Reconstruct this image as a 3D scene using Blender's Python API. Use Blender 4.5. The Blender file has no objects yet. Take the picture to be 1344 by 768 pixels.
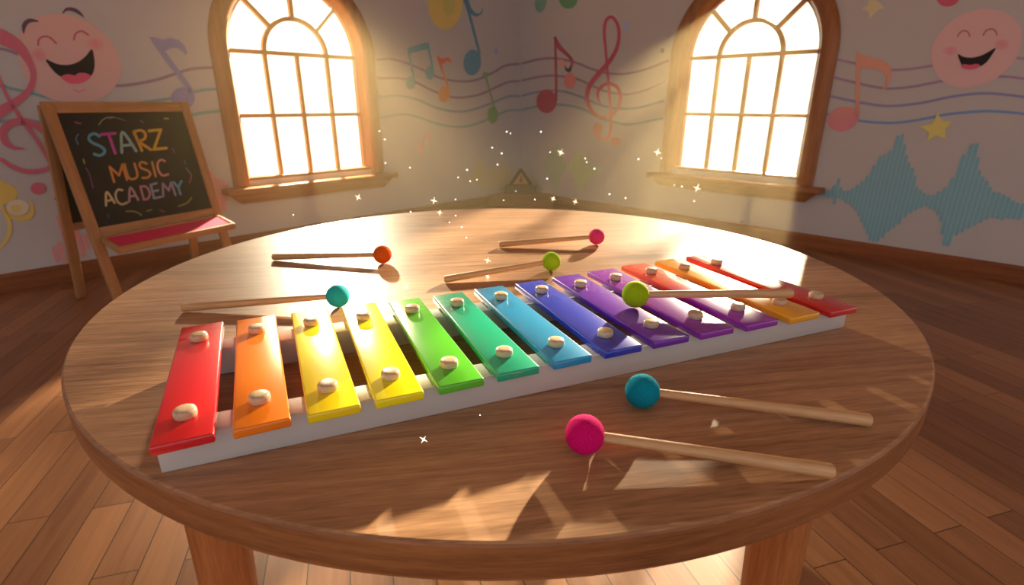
import bpy, bmesh, math, random
from mathutils import Vector, Matrix
from mathutils.geometry import tessellate_polygon
random.seed(7)
sc = bpy.context.scene
COL = sc.collection
PI = math.pi

# ---------------------------------------------------------------- survey of the room (metres)
FPX, TH, EYE = 693.5, math.radians(19.73), 0.90        # focal length in pixels of a 1344x768 frame, pitch, eye height
TT = EYE - .278                                        # table height
PHI = math.radians(44.46)
DL = Vector((-math.sin(PHI), -math.cos(PHI), 0))       # along the left wall, away from the corner
DR = Vector((math.cos(PHI), -math.sin(PHI), 0))        # along the right wall, away from the corner
CO = Vector((0.083, 5.236, 0))                         # the corner
NL, NR = DR, DL                                        # wall normals into the room
TC = Vector((-.015, .876, 0))                          # table centre
TR = .60


def sight(x, y):
    w = Vector((0, math.cos(TH), -math.sin(TH))); u = Vector((0, math.sin(TH), math.cos(TH)))
    return Vector((1, 0, 0)) * ((x - 672) / FPX) + u * ((384 - y) / FPX) + w


def on_level(x, y, z):
    d = sight(x, y); return Vector((0, 0, EYE)) + d * ((z - EYE) / d.z)


def on_plane(x, y, p, n):
    d = sight(x, y); o = Vector((0, 0, EYE)); return o + d * ((p - o).dot(n) / d.dot(n))


def at_depth(x, y, Y):
    d = sight(x, y); return Vector((0, 0, EYE)) + d * (Y / d.y)


# ---------------------------------------------------------------- materials
def lin(c):
    c = c / 255.
    return c / 12.92 if c <= .04045 else ((c + .055) / 1.055) ** 2.4


def rgb(r, g, b): return (lin(r), lin(g), lin(b), 1)


def nodes(name):
    m = bpy.data.materials.new(name); m.use_nodes = True
    nt = m.node_tree; b = nt.nodes['Principled BSDF']
    return m, nt, b


def N(nt, t, **kw):
    n = nt.nodes.new(t)
    for k, v in kw.items():
        if hasattr(n, k) and k not in ('Scale',): setattr(n, k, v)
        else: n.inputs[k].default_value = v
    return n


def mat(name, col, rough=.5, coat=0, metallic=0, emit=0, noise=0.0, nscale=40, bump=0, sheen=0, spec=.5):
    m, nt, b = nodes(name)
    b.inputs['Base Color'].default_value = col; b.inputs['Roughness'].default_value = rough
    b.inputs['Metallic'].default_value = metallic; b.inputs['Coat Weight'].default_value = coat
    b.inputs['Coat Roughness'].default_value = .05; b.inputs['Sheen Weight'].default_value = sheen
    b.inputs['Specular IOR Level'].default_value = spec
    if emit: b.inputs['Emission Color'].default_value = col; b.inputs['Emission Strength'].default_value = emit
    if noise or bump:
        tc = N(nt, 'ShaderNodeTexCoord'); nz = N(nt, 'ShaderNodeTexNoise'); nz.inputs['Scale'].default_value = nscale
        nz.inputs['Detail'].default_value = 4
        nt.links.new(tc.outputs['Object'], nz.inputs['Vector'])
        if noise:
            hsv = N(nt, 'ShaderNodeHueSaturation'); hsv.inputs['Color'].default_value = col
            mr = N(nt, 'ShaderNodeMapRange'); mr.inputs['To Min'].default_value = 1 - noise; mr.inputs['To Max'].default_value = 1 + noise
            nt.links.new(nz.outputs['Fac'], mr.inputs['Value']); nt.links.new(mr.outputs['Result'], hsv.inputs['Value'])
            nt.links.new(hsv.outputs['Color'], b.inputs['Base Color'])
        if bump:
            bp = N(nt, 'ShaderNodeBump'); bp.inputs['Strength'].default_value = bump; bp.inputs['Distance'].default_value = .002
            nt.links.new(nz.outputs['Fac'], bp.inputs['Height']); nt.links.new(bp.outputs['Normal'], b.inputs['Normal'])
    return m


def wood(name, dark, light, axis=0, rough=.4, fine=90, rot=0, coat=0, bump=.15, broad=6, around=0):
    """grain streaks running along one axis of the object's own coordinates"""
    m, nt, b = nodes(name)
    tc = N(nt, 'ShaderNodeTexCoord'); r = N(nt, 'ShaderNodeMapping'); r.inputs['Rotation'].default_value = (0, 0, rot)
    if around:                                       # grain wrapped around a rim of this radius
        sp = N(nt, 'ShaderNodeSeparateXYZ'); nt.links.new(tc.outputs['Object'], sp.inputs[0])
        at = N(nt, 'ShaderNodeMath', operation='ARCTAN2'); nt.links.new(sp.outputs['Y'], at.inputs[0]); nt.links.new(sp.outputs['X'], at.inputs[1])
        ml = N(nt, 'ShaderNodeMath', operation='MULTIPLY'); ml.inputs[1].default_value = around; nt.links.new(at.outputs[0], ml.inputs[0])
        cb = N(nt, 'ShaderNodeCombineXYZ'); nt.links.new(ml.outputs[0], cb.inputs['X']); nt.links.new(sp.outputs['Z'], cb.inputs['Z'])
        nt.links.new(cb.outputs[0], r.inputs['Vector'])
    else: nt.links.new(tc.outputs['Object'], r.inputs['Vector'])

    def streak(scale, squash, detail, dist):
        mp = N(nt, 'ShaderNodeMapping'); s = [scale] * 3; s[axis] = scale * squash; mp.inputs['Scale'].default_value = s
        nt.links.new(r.outputs['Vector'], mp.inputs['Vector'])
        nz = N(nt, 'ShaderNodeTexNoise'); nz.inputs['Scale'].default_value = 1; nz.inputs['Detail'].default_value = detail
        nz.inputs['Distortion'].default_value = dist
        nt.links.new(mp.outputs['Vector'], nz.inputs['Vector']); return nz.outputs['Fac']
    a = streak(broad, .12, 5, .8); f = streak(fine, .05, 3, .2); g = streak(fine * 4, .08, 2, 0)
    mx = N(nt, 'ShaderNodeMix', data_type='FLOAT'); mx.inputs[0].default_value = .42
    nt.links.new(a, mx.inputs[2]); nt.links.new(f, mx.inputs[3])
    m2 = N(nt, 'ShaderNodeMix', data_type='FLOAT'); m2.inputs[0].default_value = .22
    nt.links.new(mx.outputs[0], m2.inputs[2]); nt.links.new(g, m2.inputs[3])
    cr = N(nt, 'ShaderNodeValToRGB'); cr.color_ramp.elements[0].color = dark; cr.color_ramp.elements[1].color = light
    cr.color_ramp.elements[0].position = .36; cr.color_ramp.elements[1].position = .62
    nt.links.new(m2.outputs[0], cr.inputs['Fac']); nt.links.new(cr.outputs['Color'], b.inputs['Base Color'])
    b.inputs['Roughness'].default_value = rough; b.inputs['Specular IOR Level'].default_value = .4; b.inputs['Coat Weight'].default_value = coat; b.inputs['Coat Roughness'].default_value = .22
    bp = N(nt, 'ShaderNodeBump'); bp.inputs['Strength'].default_value = bump; bp.inputs['Distance'].default_value = .002
    nt.links.new(m2.outputs[0], bp.inputs['Height']); nt.links.new(bp.outputs['Normal'], b.inputs['Normal'])
    return m


def two_tone(name, c0, c1, axis, p0, p1, coord='Generated', rough=.5, coat=0):
    m, nt, b = nodes(name)
    tc = N(nt, 'ShaderNodeTexCoord'); sp = N(nt, 'ShaderNodeSeparateXYZ'); nt.links.new(tc.outputs[coord], sp.inputs[0])
    cr = N(nt, 'ShaderNodeValToRGB'); e = cr.color_ramp.elements; e[0].color = c0; e[0].position = p0; e[1].color = c1; e[1].position = p1
    nt.links.new(sp.outputs[axis], cr.inputs['Fac']); nt.links.new(cr.outputs['Color'], b.inputs['Base Color'])
    b.inputs['Roughness'].default_value = rough; b.inputs['Coat Weight'].default_value = coat; b.inputs['Coat Roughness'].default_value = .05
    return m


def soft_spot(name, rim, mid):
    """round blush that fades out to the colour around it"""
    m, nt, b = nodes(name)
    tc = N(nt, 'ShaderNodeTexCoord'); mp = N(nt, 'ShaderNodeVectorMath', operation='DISTANCE')
    mp.inputs[1].default_value = (0, 0, 0)
    nt.links.new(tc.outputs['Object'], mp.inputs[0])
    cr = N(nt, 'ShaderNodeValToRGB'); e = cr.color_ramp.elements; e[0].color = mid; e[0].position = .0; e[1].color = rim; e[1].position = 1
    sm = N(nt, 'ShaderNodeMath', operation='MULTIPLY'); sm.inputs[1].default_value = 1 / .045
    nt.links.new(mp.outputs['Value'], sm.inputs[0]); nt.links.new(sm.outputs[0], cr.inputs['Fac'])
    nt.links.new(cr.outputs['Color'], b.inputs['Base Color']); b.inputs['Roughness'].default_value = .8
    return m


def floor_material():
    m, nt, b = nodes('floor boards')
    tc = N(nt, 'ShaderNodeTexCoord'); mp = N(nt, 'ShaderNodeMapping'); mp.inputs['Rotation'].default_value = (0, 0, math.radians(-106.5))
    nt.links.new(tc.outputs['Object'], mp.inputs['Vector'])
    br = N(nt, 'ShaderNodeTexBrick'); br.offset = .37; br.squash = 1
    br.inputs['Scale'].default_value = 1; br.inputs['Brick Width'].default_value = .62; br.inputs['Row Height'].default_value = .083
    br.inputs['Mortar Size'].default_value = .0011; br.inputs['Mortar Smooth'].default_value = .1; br.inputs['Bias'].default_value = 0
    br.inputs['Color1'].default_value = (0, 0, 0, 1); br.inputs['Color2'].default_value = (1, 1, 1, 1); br.inputs['Mortar'].default_value = (.5, .5, .5, 1)
    nt.links.new(mp.outputs['Vector'], br.inputs['Vector'])
    st = N(nt, 'ShaderNodeMapping'); st.inputs['Scale'].default_value = (4, 60, 1); nt.links.new(mp.outputs['Vector'], st.inputs['Vector'])
    off = N(nt, 'ShaderNodeVectorMath', operation='ADD'); nt.links.new(st.outputs['Vector'], off.inputs[0])
    sc5 = N(nt, 'ShaderNodeVectorMath', operation='SCALE'); sc5.inputs['Scale'].default_value = 13; nt.links.new(br.outputs['Color'], sc5.inputs[0])
    nt.links.new(sc5.outputs['Vector'], off.inputs[1])
    nz = N(nt, 'ShaderNodeTexNoise'); nz.inputs['Scale'].default_value = 1; nz.inputs['Detail'].default_value = 5; nz.inputs['Distortion'].default_value = .6
    nt.links.new(off.outputs['Vector'], nz.inputs['Vector'])
    mx = N(nt, 'ShaderNodeMix', data_type='FLOAT'); mx.inputs[0].default_value = .42
    nt.links.new(nz.outputs['Fac'], mx.inputs[2]); nt.links.new(br.outputs['Color'], mx.inputs[3])
    cr = N(nt, 'ShaderNodeValToRGB'); e = cr.color_ramp.elements
    e[0].color = FLOOR_D; e[0].position = .2; e[1].color = FLOOR_L; e[1].position = .8
    nt.links.new(mx.outputs[0], cr.inputs['Fac'])
    m3 = N(nt, 'ShaderNodeMix', data_type='RGBA'); nt.links.new(br.outputs['Fac'], m3.inputs[0]); nt.links.new(cr.outputs['Color'], m3.inputs[6])
    m3.inputs[7].default_value = rgb(38, 20, 10)
    nt.links.new(m3.outputs[2], b.inputs['Base Color']); b.inputs['Roughness'].default_value = .42
    bp = N(nt, 'ShaderNodeBump'); bp.inputs['Strength'].default_value = .12; bp.inputs['Distance'].default_value = .002
    nt.links.new(nz.outputs['Fac'], bp.inputs['Height']); nt.links.new(bp.outputs['Normal'], b.inputs['Normal'])
    return m


FLOOR_D, FLOOR_L = rgb(118, 72, 42), rgb(170, 116, 76)
M_floor = floor_material()
M_wall = mat('wall paint', rgb(210, 208, 208), .85, noise=.03, nscale=9, bump=.04)
M_ceil = mat('ceiling paint', rgb(235, 226, 215), .9, noise=.02, nscale=5)
M_base = wood('baseboard wood', rgb(110, 58, 26), rgb(160, 92, 46), axis=0, rough=.45, fine=60)
M_top = wood('table top oak', rgb(124, 82, 52), rgb(208, 158, 114), axis=0, rough=.40, fine=110, rot=math.radians(-9), coat=.1, bump=.22, broad=7)
M_rim = wood('table rim oak', rgb(108, 62, 32), rgb(172, 112, 66), axis=0, rough=.42, fine=160, bump=.2, broad=20, around=.6)
M_tleg = wood('table leg oak', rgb(150, 84, 42), rgb(202, 130, 76), axis=2, rough=.42, fine=110)
M_win = wood('window frame wood', rgb(136, 76, 34), rgb(184, 116, 60), axis=2, rough=.38, fine=40, bump=.08)
M_sill = wood('window sill wood', rgb(136, 76, 34), rgb(184, 116, 60), axis=0, rough=.38, fine=40, bump=.08)
M_munt = wood('glazing bar wood', rgb(176, 116, 56), rgb(204, 148, 84), axis=1, rough=.45, fine=40, bump=.05)
M_easel = wood('easel pine', rgb(156, 104, 62), rgb(196, 146, 98), axis=0, rough=.5, fine=70)
M_stick = wood('mallet stick wood', rgb(190, 138, 88), rgb(232, 188, 138), axis=0, rough=.45, fine=160, bump=.1)
M_peg = wood('peg wood', rgb(192, 158, 122), rgb(222, 194, 160), axis=0, rough=.35, fine=150, coat=.15, bump=.05)
M_rail = mat('rail white paint', rgb(208, 201, 195), .5, noise=.03, nscale=30, bump=.03)
M_slate = mat('chalkboard slate', rgb(30, 26, 24), .8, noise=.25, nscale=12)
M_tray = mat('tray pink felt', rgb(214, 22, 92), .8, noise=.1, nscale=80)

# ---------------------------------------------------------------- mesh helpers


def link(name, verts, faces, m, parent=None, loc=(0, 0, 0), rot=None, smooth=False):
    me = bpy.data.meshes.new(name); me.from_pydata([tuple(v) for v in verts], [], faces); me.validate(); me.update()
    bm = bmesh.new(); bm.from_mesh(me); bmesh.ops.recalc_face_normals(bm, faces=bm.faces); bm.to_mesh(me); bm.free()
    return place(name, me, m, parent, loc, rot, smooth)


def place(name, me, m, parent=None, loc=(0, 0, 0), rot=None, smooth=False):
    o = bpy.data.objects.new(name, me); COL.objects.link(o)
    if m: me.materials.append(m)
    if smooth:
        for p in me.polygons: p.use_smooth = True
    o.location = loc
    if rot is not None: o.rotation_euler = rot
    if parent: o.parent = parent
    return o


def bm_obj(name, bm, m, parent=None, loc=(0, 0, 0), rot=None, smooth=False):
    me = bpy.data.meshes.new(name); bmesh.ops.recalc_face_normals(bm, faces=bm.faces); bm.to_mesh(me); bm.free()
    o = place(name, me, m, parent, loc, rot)
    if smooth: shade_auto(me)
    return o


def shade_auto(me, ang=40):
    for p in me.polygons: p.use_smooth = True
    me.set_sharp_from_angle(angle=math.radians(ang))


def box_bm(bm, x0, x1, y0, y1, z0, z1, bev=0, seg=2):
    vs = [bm.verts.new(c) for c in ((x0, y0, z0), (x1, y0, z0), (x1, y1, z0), (x0, y1, z0), (x0, y0, z1), (x1, y0, z1), (x1, y1, z1), (x0, y1, z1))]
    fs = [bm.faces.new([vs[i] for i in f]) for f in ((0, 3, 2, 1), (4, 5, 6, 7), (0, 1, 5, 4), (1, 2, 6, 5), (2, 3, 7, 6), (3, 0, 4, 7))]
    if bev:
        es = {e for f in fs for e in f.edges}
        bmesh.ops.bevel(bm, geom=list(es), offset=bev, segments=seg, affect='EDGES', profile=.5)


def lathe_bm(bm, prof, seg=48, axis='Z'):
    rings = []
    for r, z in prof:
        if r < 1e-6: rings.append([bm.verts.new((0, 0, z))])
        else: rings.append([bm.verts.new((r * math.cos(2 * PI * i / seg), r * math.sin(2 * PI * i / seg), z)) for i in range(seg)])
    for a, b in zip(rings, rings[1:]):
        for i in range(seg):
            j = (i + 1) % seg
            if len(a) == 1 and len(b) == 1: continue
            if len(a) == 1: bm.faces.new((a[0], b[i], b[j]))
            elif len(b) == 1: bm.faces.new((a[i], a[j], b[0]))
            else: bm.faces.new((a[i], a[j], b[j], b[i]))
    for ring in (rings[0], rings[-1]):
        if len(ring) > 1: bm.faces.new(ring)


def frame_of(p0, p1, up):
    x = (p1 - p0).normalized(); y = up.cross(x).normalized(); z = x.cross(y)
    return Matrix((x, y, z)).transposed().to_4x4()


def beam(name, p0, p1, wy, wz, m, parent, up=Vector((0, 0, 1)), bev=.003):
    """a squared length of timber from p0 to p1 (coordinates of the parent), wy wide across, wz thick along up"""
    L = (p1 - p0).length; bm = bmesh.new(); box_bm(bm, 0, L, -wy / 2, wy / 2, -wz / 2, wz / 2, bev)
    o = bm_obj(name, bm, m, parent, smooth=True)
    o.matrix_local = Matrix.Translation(p0) @ frame_of(p0, p1, up)
    return o


def crom(pts, n=8, closed=False):
    out = []; k = len(pts)
    idx = range(k if closed else k - 1)
    g = (lambda i: pts[i % k]) if closed else (lambda i: pts[min(max(i, 0), k - 1)])
    for i in idx:
        a, b, c, d = g(i - 1), g(i), g(i + 1), g(i + 2)
        for s in range(n):
            t = s / n
            out.append(tuple(.5 * ((2 * q) + (-p + r) * t + (2 * p - 5 * q + 4 * r - w) * t * t + (-p + 3 * q - 3 * r + w) * t ** 3) for p, q, r, w in zip(a, b, c, d)))
    if not closed: out.append(tuple(pts[-1]))
    return out


def ribbon(pts, width=None, n=8, rnd=True):
    """outline of a brush stroke; points are (x, y) with one width, or (x, y, w)"""
    p = [tuple(q) if len(q) == 3 else (q[0], q[1], width) for q in pts]
    c = crom(p, n) if len(p) > 2 else p
    L, R = [], []
    for i, (x, y, w) in enumerate(c):
        a = c[max(i - 1, 0)]; b = c[min(i + 1, len(c) - 1)]
        dx, dy = b[0] - a[0], b[1] - a[1]; l = math.hypot(dx, dy) or 1
        nx, ny = -dy / l * w / 2, dx / l * w / 2
        L.append((x + nx, y + ny)); R.append((x - nx, y - ny))
    if rnd:
        def cap(a, b, c0):
            m = ((a[0] + b[0]) / 2, (a[1] + b[1]) / 2); v = (a[0] - m[0], a[1] - m[1]); out = []
            for k in range(1, 6):
                t = PI * k / 6 * c0
                out.append((m[0] + v[0] * math.cos(t) - v[1] * math.sin(t), m[1] + v[0] * math.sin(t) + v[1] * math.cos(t)))
            return out
        return [('strip', L, R, cap(L[-1], R[-1], -1), cap(R[0], L[0], -1))]
    return [('strip', L, R, [], [])]


def ell(cx, cy, rx, ry, rot=0, n=40):
    c, s = math.cos(rot), math.sin(rot)
    return [('poly', [(cx + rx * math.cos(t) * c - ry * math.sin(t) * s, cy + rx * math.cos(t) * s + ry * math.sin(t) * c) for t in (2 * PI * i / n for i in range(n))])]


def poly(pts, smooth=0): return [('poly', crom(pts, smooth, True) if smooth else list(pts))]


def sheet(shapes, mapper, normal, thick):
    """thin solid cut-outs: verts and faces of outlines put on a plane by mapper(x, y)"""
    V, F = [], []

    def add_loop(loop, tris):
        b = len(V); n = len(loop)
        pts = [mapper(*q) for q in loop]
        V.extend(p + normal * thick for p in pts); V.extend(pts)
        for t in tris: F.append([b + i for i in t]); F.append([b + n + i for i in reversed(t)])
        for i in range(n): j = (i + 1) % n; F.append([b + i, b + j, b + n + j, b + n + i])
    for s in shapes:
        if s[0] == 'poly':
            loop = s[1]
            tris = tessellate_polygon([[Vector((x, y, 0)) for x, y in loop]])
            add_loop(loop, [list(t) for t in tris])
        else:
            _, L, R, c1, c0 = s
            n = len(L); k1 = len(c1); loop = L + c1 + R[::-1] + c0
            q = []
            for i in range(n - 1): q.append([i, i + 1, n + k1 + (n - 2 - i), n + k1 + (n - 1 - i)])
            if c1: q.append(list(range(n - 1, n + k1 + 1)))
            if c0: q.append([2 * n + k1 - 1] + list(range(2 * n + k1, 2 * n + k1 + len(c0))) + [0])
            add_loop(loop, q)
    return V, F


def empty(name, loc=(0, 0, 0), rotz=0):
    o = bpy.data.objects.new(name, None); COL.objects.link(o); o.empty_display_size = .05
    o.location = loc; o.rotation_euler = (0, 0, rotz); return o


def tag(o, label=None, cat=None, group=None, kind=None):
    for k, v in (('label', label), ('category', cat), ('group', group), ('kind', kind)):
        if v: o[k] = v
    return o


# ---------------------------------------------------------------- room shell
LW, RW, WH, WT = 6.2, 6.2, 2.5, .14
V = [(-7, -4, 0), (7, -4, 0), (7, 7, 0), (-7, 7, 0), (-7, -4, -.1), (7, -4, -.1), (7, 7, -.1), (-7, 7, -.1)]
BOX = [(0, 1, 2, 3), (4, 7, 6, 5), (0, 4, 5, 1), (1, 5, 6, 2), (2, 6, 7, 3), (3, 7, 4, 0)]
tag(link('floor', V, BOX, M_floor), 'brown plank floor of long narrow boards', kind='structure')
V = [(-7, -1.2, WH), (7, -1.2, WH), (7, 7, WH), (-7, 7, WH), (-7, -1.2, WH + .1), (7, -1.2, WH + .1), (7, 7, WH + .1), (-7, 7, WH + .1)]
tag(link('ceiling', V, BOX, M_ceil), kind='structure')

HA, ZB, ZS = .4175, .43, 1.20        # half width of the window opening, its bottom, its springing line
UC = {'left': 2.08, 'right': 2.045}


def wall(name, D, Nn, length, uc):
    t = WT; a = HA + .03
    arc = [(uc - a * math.cos(PI * i / 32), ZS + a * math.sin(PI * i / 32)) for i in range(33)]
    quads = [[(-t * 0, 0), (uc - a, 0), (uc - a, WH), (0, WH)], [(uc + a, 0), (length, 0), (length, WH), (uc + a, WH)],
             [(uc - a, 0), (uc + a, 0), (uc + a, ZB), (uc - a, ZB)]]
    for p, q in zip(arc, arc[1:]): quads.append([p, q, (q[0], WH), (p[0], WH)])
    V, F = [], []
    P = lambda u, z, o: CO + D * u + Nn * o + Vector((0, 0, z))

    def face(c): b = len(V); V.extend(c); F.append(list(range(b, b + len(c))))
    for q in quads:
        face([P(u, z, 0) for u, z in q]); face([P(u, z, -t) for u, z in reversed(q)])
    ring = [(uc - a, ZB)] + arc + [(uc + a, ZB)]
    for p, q in zip(ring, ring[1:] + ring[:1]): face([P(*p, 0), P(*q, 0), P(*q, -t), P(*p, -t)])
    out = [(0, 0), (length, 0), (length, WH), (0, WH)]
    for p, q in zip(out, out[1:] + out[:1]): face([P(*p, 0), P(*q, 0), P(*q, -t), P(*p, -t)])
    me = bpy.data.meshes.new(name); me.from_pydata(V, [], F); me.update()
    bm = bmesh.new(); bm.from_mesh(me); bmesh.ops.remove_doubles(bm, verts=bm.verts, dist=1e-5)
    bmesh.ops.recalc_face_normals(bm, faces=bm.faces); bm.to_mesh(me); bm.free()
    return tag(place(name, me, M_wall), 'off-white painted wall with an arched window', kind='structure')


wall('wall_left', DL, NL, LW, UC['left'])
wall('wall_right', DR, NR, RW, UC['right'])
for nm, D, Nn, ln in (('baseboard_left', DL, NL, LW), ('baseboard_right', DR, NR, RW)):
    bm = bmesh.new()
    prof = [(0, 0), (.022, 0), (.022, .074), (.018, .084), (.010, .09), (0, .09)]
    r0 = [bm.verts.new((0, y, z)) for y, z in prof]; r1 = [bm.verts.new((ln, y, z)) for y, z in prof]
    k = len(prof)
    for i in range(k): bm.faces.new((r0[i], r0[(i + 1) % k], r1[(i + 1) % k], r1[i]))
    bm.faces.new(r0); bm.faces.new(r1)
    o = bm_obj(nm, bm, M_base); tag(o, kind='structure')
    y = Nn; x = D
    o.matrix_local = Matrix((x, y, Vector((0, 0, 1)))).transposed().to_4x4()
    o.location = CO + Nn * .0005

M_glass = bpy.data.materials.new('window glass'); M_glass.use_nodes = True
nt = M_glass.node_tree; nt.nodes.clear()
o_ = N(nt, 'ShaderNodeOutputMaterial'); tr = N(nt, 'ShaderNodeBsdfTransparent'); gl = N(nt, 'ShaderNodeBsdfGlossy'); mx = N(nt, 'ShaderNodeMixShader')
tr.inputs['Color'].default_value = (.97, .96, .93, 1); gl.inputs['Roughness'].default_value = .05
mx.inputs[0].default_value = .06
nt.links.new(tr.outputs[0], mx.inputs[1]); nt.links.new(gl.outputs[0], mx.inputs[2]); nt.links.new(mx.outputs[0], o_.inputs['Surface'])


def window(name, D, Nn, uc, label):
    """wx along the wall, wy into the room, wz up, origin on the wall at the sill line"""
    root = empty(name)
    root.matrix_local = Matrix.Translation(CO + D * uc) @ Matrix((D, Nn, Vector((0, 0, 1)))).transposed().to_4x4()
    tag(root, label, kind='structure')
    path = [(-HA, ZB - .03)] + [(-HA, ZB + (ZS - ZB) * i / 6) for i in range(1, 6)] + [(-HA * math.cos(PI * i / 40), ZS + HA * math.sin(PI * i / 40)) for i in range(41)] \
        + [(HA, ZB + (ZS - ZB) * i / 6) for i in range(5, 0, -1)] + [(HA, ZB - .03)]
    prof = [(0, -.085), (0, -.045), (.006, -.04), (.026, -.006), (.030, .014), (.036, .024), (.05, .031), (.075, .035), (.098, .033), (.114, .026), (.1255, .014), (.1275, 0), (.03, .0), (.03, -.085)]
    Vv, F = [], []
    for i, (x, z) in enumerate(path):
        if z <= ZS + 1e-9 and x in (-HA, HA): nx, nz = (-1, 0) if x < 0 else (1, 0)
        else: nx, nz = x / HA, (z - ZS) / HA
        for r, o in prof: Vv.append((x + nx * r, o, z + nz * r))
    k = len(prof)
    for i in range(len(path) - 1):
        for j in range(k): F.append((i * k + j, i * k + (j + 1) % k, (i + 1) * k + (j + 1) % k, (i + 1) * k + j))
    F.append(tuple(range(k))); F.append(tuple(range((len(path) - 1) * k, len(path) * k)))
    fr = link('window_frame', Vv, F, M_win, root); shade_auto(fr.data, 35)
    bm = bmesh.new(); box_bm(bm, -HA - .02, HA + .02, -.085, -.006, ZB - .035, ZB + .018, .004)
    bm_obj('bottom_rail', bm, M_sill, root, smooth=True)
    # glazing bars
    bm = bmesh.new(); w = .0125; y0, y1 = -.075, -.045
    for x in (-.209, 0, .209): box_bm(bm, x - w, x + w, y0, y1, ZB + .01, ZS, .002, 1)
    for z in (ZB + .018 + (ZS - ZB - .018) * .5, ZS): box_bm(bm, -HA - .004, HA + .004, y0 - .001, y1 + .001, z - w, z + w, .002, 1)
    ro, ri = .209 + w, .209 - w; n = 28
    rings = [[bm.verts.new((r * math.cos(PI * i / n), y, ZS + r * math.sin(PI * i / n))) for r, y in ((ri, y0), (ro, y0), (ro, y1), (ri, y1))] for i in range(n + 1)]
    for a, b in zip(rings, rings[1:]):
        for j in range(4): bm.faces.new((a[j], a[(j + 1) % 4], b[(j + 1) % 4], b[j]))
    for ang in (45, 90, 135):
        t = math.radians(ang); d = Vector((math.cos(t), 0, math.sin(t))); s = Vector((-math.sin(t), 0, math.cos(t))) * w; c = Vector((0, 0, ZS))
        vs = []
        for r in (ro - .004, HA + .006):
            for sy in (y0, y1):
                for ss in (-1, 1):
                    p = c + d * r + s * ss; vs.append(bm.verts.new((p.x, sy, p.z)))
        for f in ((0, 1, 3, 2), (4, 6, 7, 5), (0, 4, 5, 1), (1, 5, 7, 3), (3, 7, 6, 2), (2, 6, 4, 0)): bm.faces.new([vs[i] for i in f])
    bm_obj('glazing_bars', bm, M_munt, root)
    ring = [(-HA - .01, ZB)] + [(-(HA + .01) * math.cos(PI * i / 40), ZS + (HA + .01) * math.sin(PI * i / 40)) for i in range(41)] + [(HA + .01, ZB)]
    link('pane', [(x, -.06, z) for x, z in ring], [list(range(len(ring)))], M_glass, root)
    # sill board with a sloped apron under it
    bm = bmesh.new(); box_bm(bm, -.62, .62, -.08, .095, ZB - .07, ZB - .035, .008, 3)
    bm_obj('sill', bm, M_sill, root, smooth=True)
    z1, z0 = ZB - .07, ZB - .135
    Vv = [(-.585, 0, z1), (.585, 0, z1), (.585, .07, z1), (-.585, .07, z1), (-.52, 0, z0), (.52, 0, z0), (.52, .035, z0), (-.52, .035, z0)]
    link('apron', Vv, [(0, 1, 2, 3), (4, 7, 6, 5), (0, 4, 5, 1), (1, 5, 6, 2), (2, 6, 7, 3), (3, 7, 4, 0)], M_sill, root)
    return root


window('window_1', DL, NL, UC['left'], 'arched wooden window with many panes near the chalkboard easel')
window('window_2', DR, NR, UC['right'], 'arched wooden window with many panes beside the orange note decal')

# ---------------------------------------------------------------- painted decals on the walls
def paint(r, g, b, wall_ref=(160, 147, 138)):
    """surface colour that reads as r, g, b beside a wall that reads as wall_ref"""
    return tuple(min(.9, lin(c) / lin(w) * k) for c, w, k in zip((r, g, b), wall_ref, (.68, .645, .62))) + (1,)


_mats = {}


def pm(c, ref=(160, 147, 138)):
    k = (c, ref)
    if k not in _mats: _mats[k] = mat('decal paint %d %d %d' % c, paint(*c, ref), .8)
    return _mats[k]


WALLS = {'L': (NL, CO), 'R': (NR, CO)}


def decal(name, side, shapes, m, off=.001, parent=None, thick=.0008):
    n, p = WALLS[side]
    V, F = sheet(shapes, lambda x, y: on_plane(x, y, p + n * off, n), n, thick)
    c = sum(V, Vector()) / len(V)
    base = c
    if parent: base = parent.location
    if parent is None: o = link(name, [v - c for v in V], F, m, None, c)
    else: o = link(name, [v - c for v in V], F, m, parent, c - base)
    return o


def wdecal(label, side, shapes, m, name, cat='wall decal', off=.002, group=None):
    return tag(decal(name, side, shapes, m, off), label, cat, group)


# stave lines: one wavy set on each stretch of wall
def stave(side, lines, cols, width, label):
    n, p = WALLS[side]
    c = on_plane(*lines[0][len(lines[0]) // 2][:2], p, n)
    root = empty('stave_decal', c); tag(root, label, 'wall decal', None)
    for l, col in zip(lines, cols): decal('stave_line', side, ribbon(l, width, 6, False), pm(*col) if isinstance(col[0], tuple) else pm(col), .0006, root)


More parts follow.
